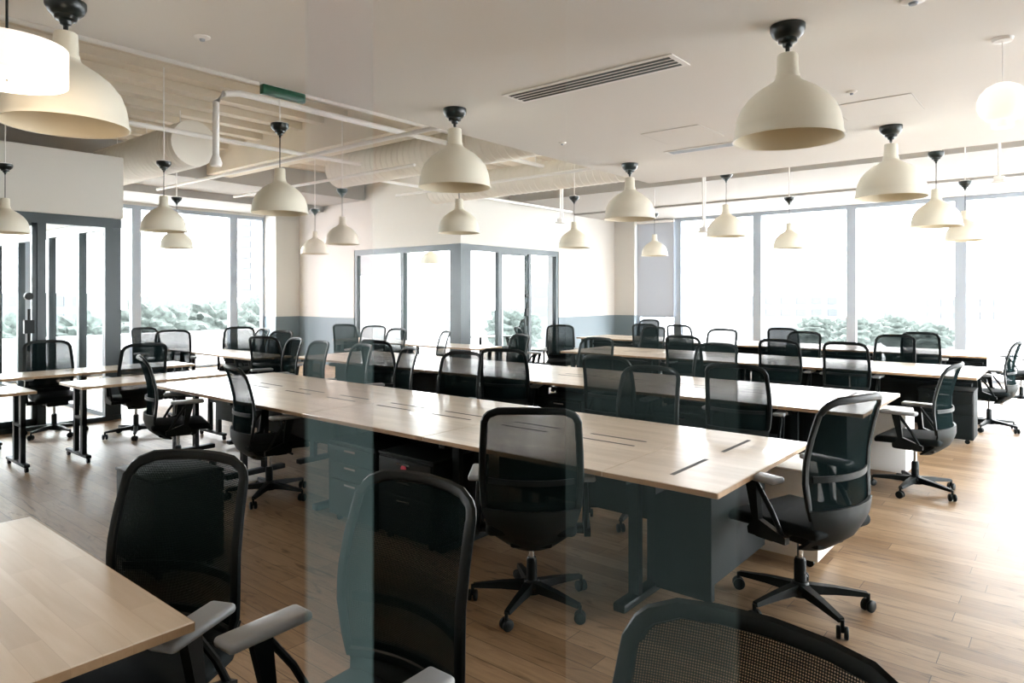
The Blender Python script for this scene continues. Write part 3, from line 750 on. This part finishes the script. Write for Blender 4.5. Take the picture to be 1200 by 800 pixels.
# hanging sensor poles
def pole(px, d, pyb, label, box=True):
    x, y = at(px, d); z = zat(pyb, d); t = thing('sensor_pole', (x, y, z), label, 'sensor pole', 'hanging sensor poles')
    MB().tube([(-.03, 0, .04), (-.03, 0, SLAB - .1 - z)], .013, 8).tube([(.03, 0, .04), (.03, 0, SLAB - .1 - z)], .013, 8).build('pole', 'white', t)
    MB().box(-.06, .06, -.05, .05, 0, .06, .01).box(-.085, .085, -.07, .07, -.02, .0, .006).build('sensor', 'white', t)
pole(658, 11.5, 260, 'white twin sensor pole hanging left of the right pier')
pole(825, 9.1, 271, 'white sensor pole hanging left of the bell lamp by the windows')
pole(1171, 7.6, 213, 'white twin pole hanging at the upper right')
# wall vent above the glass room
x = 11.95; t = thing('wall_vent', (x, 9.07, zat(231, 15.0)), 'square white louvred vent on the wall above the glass room', 'vent')
MB().box(-.24, .24, -.03, 0, -.24, .24, .006).build('frame', 'white', t)
b = MB()
for i in range(9): b.box(-.2, .2, -.045, -.03, -.2 + i * .045, -.2 + i * .045 + .02)
b.build('louvre', 'mull', t)

# blinds
def blind(along, fixed, a0, a1, z1, label):
    t = thing('roller_blind', (0, 0, 0), label, 'roller blind', 'roller blinds'); b = MB(); r = MB(); w = MB()
    if along == 'y':
        b.box(fixed - .003, fixed + .003, a0, a1, z1, 3.40); r.tube([(fixed, a0, 3.41), (fixed, a1, 3.41)], .04, 12); w.box(fixed - .012, fixed + .012, a0, a1, z1 - .03, z1)
    else:
        b.box(a0, a1, fixed - .003, fixed + .003, z1, 3.40); r.tube([(a0, fixed, 3.41), (a1, fixed, 3.41)], .04, 12); w.box(a0, a1, fixed - .012, fixed + .012, z1 - .03, z1)
    b.build('cloth', 'blind', t); r.build('roller', 'white', t); w.build('weight_bar', 'mull', t)
blind('x', YL - .12, 9.6, 11.35, 2.15, 'roller blind half down inside the glass room, left one')
blind('x', YL - .12, 11.45, 13.3, 2.15, 'roller blind half down inside the glass room, right one')
blind('y', XW - .12, 7.46, 8.45, 1.10, 'roller blind let down in the window next to the right pier')
# table in the glass room
x, y = at(563, 14.6); t = thing('round_table', (x, y, 0), 'small round pale table inside the glass room', 'table')
MB().lathe([(0, .715), (.34, .715), (.35, .725), (.35, .74), (0, .74)], 32).build('tabletop', 'top', t)
MB().tube([(0, 0, .02), (0, 0, .715)], .03, 12).build('column', 'steel', t)
MB().lathe([(0, 0), (.24, 0), (.24, .012), (.04, .03), (0, .03)], 28).build('base', 'steel', t)

# ------------------------------------------------------------------ outside
struct(MB().box(-300, 500, -300, 500, -14.2, -14).build('ground_outside', 'ground'))
struct(MB().box(-20, XW + 1.2, YL + 1.6, YL + 1.8, -.6, .72).box(-20, XW + 1.2, YL + .25, YL + 1.8, -.9, -.6).build('wall_parapet', 'parapet'))
def tower(px, d, w, dep, h0, h1, cols, rows, label):
    x, y = at(px, d); t = thing('tower_block', (x, y, -14), label, 'building', rz=ANG - R_(90))
    MB().box(-w / 2, w / 2, 0, dep, 0, h1 + 14).build('wall', 'city', t)
    for i in range(cols):
        for j in range(rows):
            u = -w / 2 + w * (i + .5) / cols; zz = h0 + 14 + (h1 - h0) * (j + .5) / rows
            MB().box(u - w / cols * .3, u + w / cols * .3, -.15, .02, zz - (h1 - h0) / rows * .28, zz + (h1 - h0) / rows * .28).build('window', 'citywin', t)
tower(306, 120, 8, 10, 2, 17, 3, 8, 'pale high-rise block outside the left windows')
for (px, d, w, h, lb) in ((700, 200, 40, 5, 'low pale building far off behind the glass room'), (930, 220, 30, 1.5, 'low pale building far off, left of the right windows'),
                          (1130, 190, 22, 1.0, 'low pale building far off at right'), (30, 160, 30, 2, 'low pale building far off behind the glass office')):
    tower(px, d, w, 12, -6, h, 6, 2, lb)
def tree(px, d, py, r, label):
    x, y = at(px, d); z = zat(py, d); bm = bmesh.new(); bmesh.ops.create_icosphere(bm, subdivisions=4, radius=1)
    for v in bm.verts:
        n = v.co.normalized(); f = 1 + .22 * math.sin(7 * n.x + px) * math.sin(6 * n.y + d) + .15 * math.sin(15 * n.z + 9 * n.x) + .07 * math.sin(34 * n.x + px) * math.sin(31 * n.z) ; v.co = Vector((n.x * r * f, n.y * r * f, n.z * r * .8 * f))
    bm.verts.index_update(); m = MB().add([v.co[:] for v in bm.verts], [[v.index for v in f.verts] for f in bm.faces], True); bm.free()
    t = thing('tree', (x, y, -14), label, 'tree', 'trees outside the windows')
    m.build('crown', 'foliage', t, (0, 0, z + 14 - r * .8)); MB().tube([(0, 0, 0), (0, 0, z + 14 - r)], .25, 8).build('trunk', 'slot', t)
for a in ((178, 50, 352, 2.6, 'hazy green tree outside beside the first left mullion'), (215, 62, 354, 2.8, 'hazy green tree outside the left window, mid one'), (252, 56, 353, 2.7, 'hazy green tree outside left of the second mullion'),
          (15, 40, 372, 1.9, 'green tree outside the office at the left edge'), (100, 44, 370, 1.9, 'green tree outside behind the sliding office door'), (300, 74, 352, 3.6, 'hazy tree outside at the foot of the high-rise'),
          (1003, 60, 372, 1.7, 'hazy tree outside by the right-hand thick mullion'), (1048, 66, 371, 1.8, 'hazy tree outside below the fourth window'), (1090, 55, 378, 1.5, 'round tree outside left of the last mullion'),
          (958, 68, 371, 1.8, 'hazy tree outside behind the third bench'), (600, 80, 362, 3, 'faint tree outside seen through the glass room')):
    tree(*a)

# ------------------------------------------------------------------ light
w = bpy.data.worlds.new('sky'); SC.world = w; w.use_nodes = True
bg = w.node_tree.nodes['Background']; bg.inputs[0].default_value = (.97, .985, 1.0, 1); bg.inputs[1].default_value = 4.2
def portal(loc, rot, sx, sy):
    l = bpy.data.lights.new('window_portal', 'AREA'); l.shape = 'RECTANGLE'; l.size = sx; l.size_y = sy; l.cycles.is_portal = True
    o = bpy.data.objects.new('window_portal', l); COL.objects.link(o); o.location = loc; o.rotation_euler = rot
portal((XW + .1, (Y0 + 8.5) / 2, 1.75), (R_(90), 0, R_(90)), 8.5 - Y0, 3.4)
portal((XW + .1, 12.0, 1.75), (R_(90), 0, R_(90)), 5.9, 3.4)
portal(((X0 + 8.85) / 2, YL + .1, 1.75), (R_(90), 0, R_(180)), 8.85 - X0, 3.4)
portal(((4.6 + XW) / 2, Y0 - .1, 1.4), (R_(90), 0, 0), XW - 4.6, 2.7)  # sky light through the added windows behind the camera
portal((12.4, YL + .1, 1.75), (R_(90), 0, R_(180)), 5.8, 3.4)
for n, px, d, py, e in (('drum_bulb', 8, 2.15, 120, 3), ('globe_bulb', 1175, 3.2, 140, 0)):
    if e:
        l = bpy.data.lights.new(n, 'POINT'); l.energy = e; l.color = (1, .8, .6); l.shadow_soft_size = .1
        o = bpy.data.objects.new(n, l); COL.objects.link(o); x, y = at(px, d); o.location = (x, y, zat(py, d))
c = SC.cycles
c.max_bounces = 10; c.diffuse_bounces = 6; c.glossy_bounces = 4; c.transparent_max_bounces = 24; c.volume_bounces = 0
c.sample_clamp_indirect = 8; c.caustics_reflective = False; c.caustics_refractive = False
vs = SC.view_settings; vs.view_transform = 'Standard'; vs.look = 'None'; vs.exposure = 2.2; vs.gamma = 1; vs.use_curve_mapping = False
